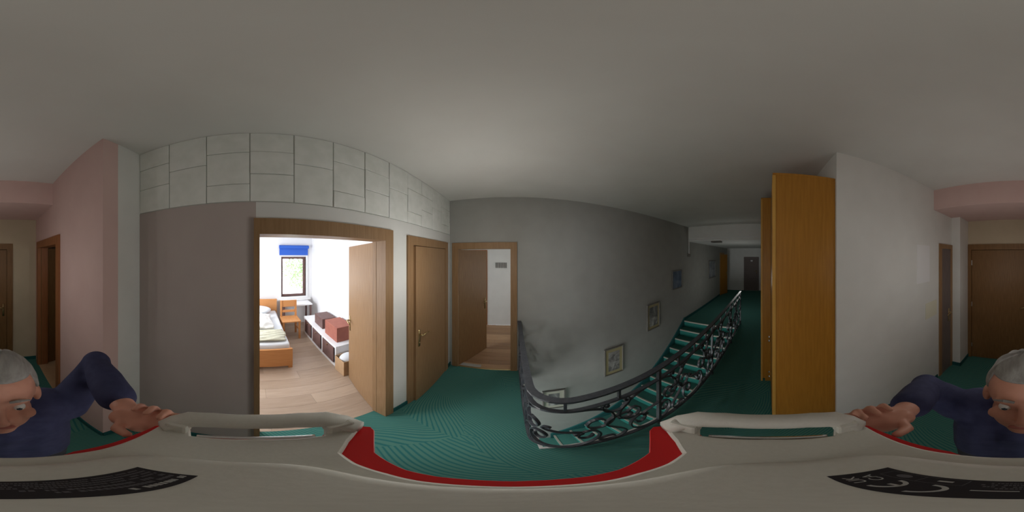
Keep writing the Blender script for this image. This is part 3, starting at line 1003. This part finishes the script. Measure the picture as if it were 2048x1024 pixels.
def arc_mark(cx, cy, r, a0, a1, wth, bar=False):
    mb = MB()
    pts = [(cx + r * math.cos(R(a0 + (a1 - a0) * i / 24)), cy + r * math.sin(R(a0 + (a1 - a0) * i / 24)), LZ) for i in range(25)]
    mb.bar(pts, (0, 0, 1), 0.0003, wth)
    if bar:
        mb.box(cx - r, cx + 0.0 - r * 0.25, cy - wth / 2, cy + wth / 2, LZ, LZ + 0.00015)
    mb.build('marking', M['print'], lb)


arc_mark(.0262, -.0355, .0068, 90, 270, .0019)
arc_mark(.0405, -.0355, .0068, 90, 270, .0019, True)
text('UK', .0515, -.0305, .0082, M['print'])
text('CA', .0515, -.0388, .0082, M['print'])
bo = MB()
for a in ((.018, .055, -.0545, -.0542), (.018, .055, -.0455, -.0452), (.018, .0183, -.0545, -.0452), (.055, .0553, -.0545, -.0452), (.036, .0363, -.0545, -.0452)):
    bo.box(a[0], a[1], a[2], a[3], LZ, LZ + .0001)
bo.build('marking_box', M['print_dim'], lb)
box(.023, .029, -.0510, -.0490, LZ, LZ + .00015).build('marking', M['print'], lb)
MB().ball((.045, -.050, LZ), (.004, .0028, .0002), 12, 6).build('marking', M['print_dim'], lb)
# worn, unreadable lines of small print: letter-sized dashes
rl = random.Random(3)
pr = MB()
pd = MB()
for row, (yy, hh, xa, xb, tgt) in enumerate(((-.0290, .0030, -.061, -.028, pr), (-.0340, .0024, -.060, -.012, pd), (-.0382, .0024, -.060, -.004, pd), (-.0425, .0016, -.060, .008, pd), (-.0457, .0016, -.060, .012, pd), (-.0490, .0016, -.060, .012, pd), (-.0522, .0014, -.058, .010, pd))):
    x = xa
    while x < xb:
        wv = rl.uniform(0.6, 1.1) * hh
        if rl.random() > 0.13:
            tgt.box(x, x + wv * 0.72, yy - hh / 2, yy + hh / 2, LZ, LZ + .00012)
        x += wv
pr.build('small_print', M['print'], lb)
pd.build('small_print', M['print_dim'], lb)
box(.001, .013, -.0385, -.0372, LZ, LZ + .00012).build('marking', M['print'], lb)

# ------------------------------------------------------------------ the person carrying the scanner
pe = empty('person', (0, -0.44, 0))
tag(pe, 'grey-haired person in a navy shirt and dark trousers holding the scanner', 'person')
PO = Vector((0, -0.44, 0))


def limb(mb, pts, rad, n=14):
    """tapered limb with round joints; pts in world space"""
    pts = [Vector(p) - PO for p in pts]
    mb.tube(pts, rad, n)
    for p, r in zip(pts, rad):
        mb.ball(p, r * 0.995, 14, 8)


def remeshed(name, mb, m, vox, smooth_it, parent, shrink=0.0):
    me = bpy.data.meshes.new(name)
    me.from_pydata(mb.v, [], mb.f)
    o = bpy.data.objects.new(name, me)
    COL.objects.link(o)
    md = o.modifiers.new('r', 'REMESH')
    md.mode = 'VOXEL'
    md.voxel_size = vox
    if smooth_it:
        sm = o.modifiers.new('s', 'SMOOTH')
        sm.iterations = smooth_it
        sm.factor = 0.5
    ev = o.evaluated_get(bpy.context.evaluated_depsgraph_get())
    nm = bpy.data.meshes.new_from_object(ev)
    o.modifiers.clear()
    o.data = nm
    bpy.data.meshes.remove(me)
    nm.materials.clear()
    nm.materials.append(m)
    nm.shade_smooth()
    o.parent = parent
    return o


HC = Vector((0.0, -0.335, 1.530))                  # centre of the head
SH = [Vector((s * 0.185, -0.44, 1.285)) for s in (-1, 1)]
EL = [Vector((-0.335, -0.50, 1.435)), Vector((0.315, -0.46, 1.33))]
WR = [Vector((-0.222, -0.228, 1.468)), Vector((0.212, -0.235, 1.455))]
body = MB()
# torso, neck
limb(body, [(0, -0.46, 0.95), (0, -0.46, 1.08), (0, -0.45, 1.22), (0, -0.44, 1.30)], [0.125, 0.120, 0.125, 0.09])
for s in (-1, 1):
    limb(body, [(s * 0.05, -0.45, 1.26), (s * 0.12, -0.44, 1.30), (s * 0.185, -0.44, 1.285)], [0.10, 0.075, 0.062])
    limb(body, [(s * 0.07, -0.46, 0.98), (s * 0.07, -0.45, 1.15), (s * 0.08, -0.44, 1.25)], [0.115, 0.115, 0.10])
    # legs
    limb(body, [(s * 0.09, -0.46, 0.93), (s * 0.10, -0.44, 0.50), (s * 0.105, -0.47, 0.09)], [0.088, 0.056, 0.040])
    limb(body, [(s * 0.105, -0.49, 0.05), (s * 0.12, -0.33, 0.035)], [0.045, 0.036])
limb(body, [(0, -0.45, 1.30), (0, -0.40, 1.42), (0, -0.36, 1.48)], [0.062, 0.055, 0.055])
# head: skull, jaw, nose, brow, ears, lips
h = HC - PO
tilt = Matrix.Rotation(R(12), 3, 'X')               # chin slightly up


def hp(x, y, z):
    return h + tilt @ Vector((x, y, z))


body.ball(h + tilt @ Vector((0, -0.012, 0.03)), (0.076, 0.097, 0.088), 28, 18)
body.ball(hp(0, 0.022, -0.045), (0.060, 0.068, 0.070), 24, 14)
body.ball(hp(0, 0.060, -0.088), (0.028, 0.026, 0.022), 14, 10)
body.ball(hp(0, 0.070, 0.022), (0.052, 0.016, 0.014), 16, 8)
body.tube([hp(0, 0.082, 0.012), hp(0, 0.098, -0.012), hp(0, 0.107, -0.030)], [0.009, 0.011, 0.013], 10)
body.ball(hp(0, 0.100, -0.034), (0.018, 0.012, 0.010), 12, 8)
for s in (-1, 1):
    body.ball(hp(s * 0.077, -0.008, -0.012), (0.011, 0.022, 0.032), 12, 8)
    body.ball(hp(s * 0.040, 0.062, -0.030), (0.022, 0.018, 0.020), 12, 8)
# arms
GRIP = []
for i, s in enumerate((-1, 1)):
    limb(body, [SH[i], SH[i].lerp(EL[i], 0.5), EL[i], EL[i].lerp(WR[i], 0.35), WR[i]], [0.058, 0.050, 0.041, 0.040, 0.027])
    # palm under the rear corner of the handle, fingers curling over it
    pc = Vector((s * 0.180, -0.153, 1.513))
    limb(body, [WR[i], WR[i].lerp(pc, 0.6), pc], [0.026, 0.030, 0.027])
    limb(body, [pc + Vector((-s * 0.005, -0.035, -0.002)), pc + Vector((s * 0.006, 0.035, 0.008))], [0.023, 0.021])
    for k, ln in enumerate((0.9, 1.0, 0.95, 0.78)):
        yk = 0.040 - 0.0215 * k
        b0 = pc + Vector((s * 0.010, yk, 0.012))
        b1 = b0 + Vector((s * 0.016, 0.010, 0.034)) * ln
        b2 = b1 + Vector((-s * 0.013, 0.006, 0.022)) * ln
        b3 = b2 + Vector((-s * 0.022, 0.003, 0.003)) * ln
        limb(body, [b0, b1, b2, b3], [0.0092, 0.0084, 0.0077, 0.0066], 8)
    t0 = pc + Vector((-s * 0.015, -0.020, 0.004))
    t1 = t0 + Vector((-s * 0.028, 0.016, 0.012))
    t2 = t1 + Vector((-s * 0.008, 0.026, 0.014))
    limb(body, [t0, t1, t2], [0.0125, 0.0105, 0.0085], 8)
bob = remeshed('body', body, M['skin'], 0.0045, 4, pe)
# shirt with sleeves to mid forearm
sh = MB()
limb(sh, [(0, -0.46, 0.92), (0, -0.46, 1.08), (0, -0.45, 1.22), (0, -0.44, 1.30)], [0.140, 0.135, 0.140, 0.10])
for i, s in enumerate((-1, 1)):
    limb(sh, [(s * 0.05, -0.45, 1.26), (s * 0.12, -0.44, 1.30), (s * 0.185, -0.44, 1.285)], [0.112, 0.088, 0.074])
    limb(sh, [(s * 0.07, -0.46, 0.93), (s * 0.07, -0.45, 1.15), (s * 0.08, -0.44, 1.25)], [0.130, 0.128, 0.112])
    limb(sh, [SH[i], SH[i].lerp(EL[i], 0.5), EL[i], EL[i].lerp(WR[i], 0.45), EL[i].lerp(WR[i], 0.80)], [0.072, 0.066, 0.058, 0.056, 0.050])
limb(sh, [(0, -0.445, 1.33), (0, -0.425, 1.375)], [0.082, 0.072])
remeshed('shirt', sh, M['shirt'], 0.008, 4, pe)
tr_ = MB()
for s in (-1, 1):
    limb(tr_, [(s * 0.09, -0.46, 0.93), (s * 0.10, -0.44, 0.50), (s * 0.105, -0.47, 0.10)], [0.108, 0.075, 0.062])
limb(tr_, [(-0.04, -0.46, 0.93), (0.04, -0.46, 0.93)], [0.13, 0.13])
remeshed('trousers', tr_, M['trouser'], 0.009, 4, pe)
for s in (-1, 1):
    sh_ = MB()
    limb(sh_, [(s * 0.105, -0.50, 0.048), (s * 0.112, -0.42, 0.052), (s * 0.120, -0.32, 0.040)], [0.048, 0.050, 0.040])
    so = remeshed('shoe', sh_, M['black'], 0.006, 3, pe)
    for vtx in so.data.vertices:
        vtx.co.z = max(vtx.co.z, 0.001)
# hair: short grey cap over crown, sides and back
hm = MB()
nu, nv = 40, 20
hv = []
for i in range(nv + 1):
    for j in range(nu):
        a = 2 * PI * j / nu
        front = math.sin(a)
        lim = 1.05 if front > 0.35 else (1.65 if front > -0.3 else 2.05)
        t = 0.02 + lim * i / nv
        rr = 1.0 + 0.02 * math.sin(9 * a + 5 * t) + (0.012 if i < nv else -0.02)
        hv.append(hp(0.081 * rr * math.sin(t) * math.cos(a), -0.014 + 0.101 * rr * math.sin(t) * math.sin(a), 0.032 + 0.093 * rr * math.cos(t)))
hf = []
for i in range(nv):
    for j in range(nu):
        a = i * nu + j
        b = i * nu + (j + 1) % nu
        hf.append((a, a + nu, b + nu, b))
hf.append(tuple(range(nu)))
hm.add(hv, hf)
hair = hm.build('hair', M['hair'], pe, smooth=True)
sol = hair.modifiers.new('thickness', 'SOLIDIFY')
sol.thickness = 0.008
sol.offset = -1
for s in (-1, 1):
    e = MB().ball(hp(s * 0.031, 0.070, 0.002), 0.0115, 14, 10).build('eye', M['eye'], pe, smooth=True)
    MB().ball(hp(s * 0.031, 0.0785, 0.000), (0.0058, 0.0035, 0.0058), 10, 6).build('iris', M['iris'], e, smooth=True)
    MB().tube([hp(s * 0.015, 0.087, 0.029), hp(s * 0.032, 0.084, 0.031), hp(s * 0.050, 0.073, 0.023)], [0.003, 0.004, 0.002], 6).build('eyebrow', M['hair'], pe)
MB().ball(hp(0, 0.087, -0.062), (0.024, 0.008, 0.007), 14, 8).build('lips', M['lip'], pe, smooth=True)
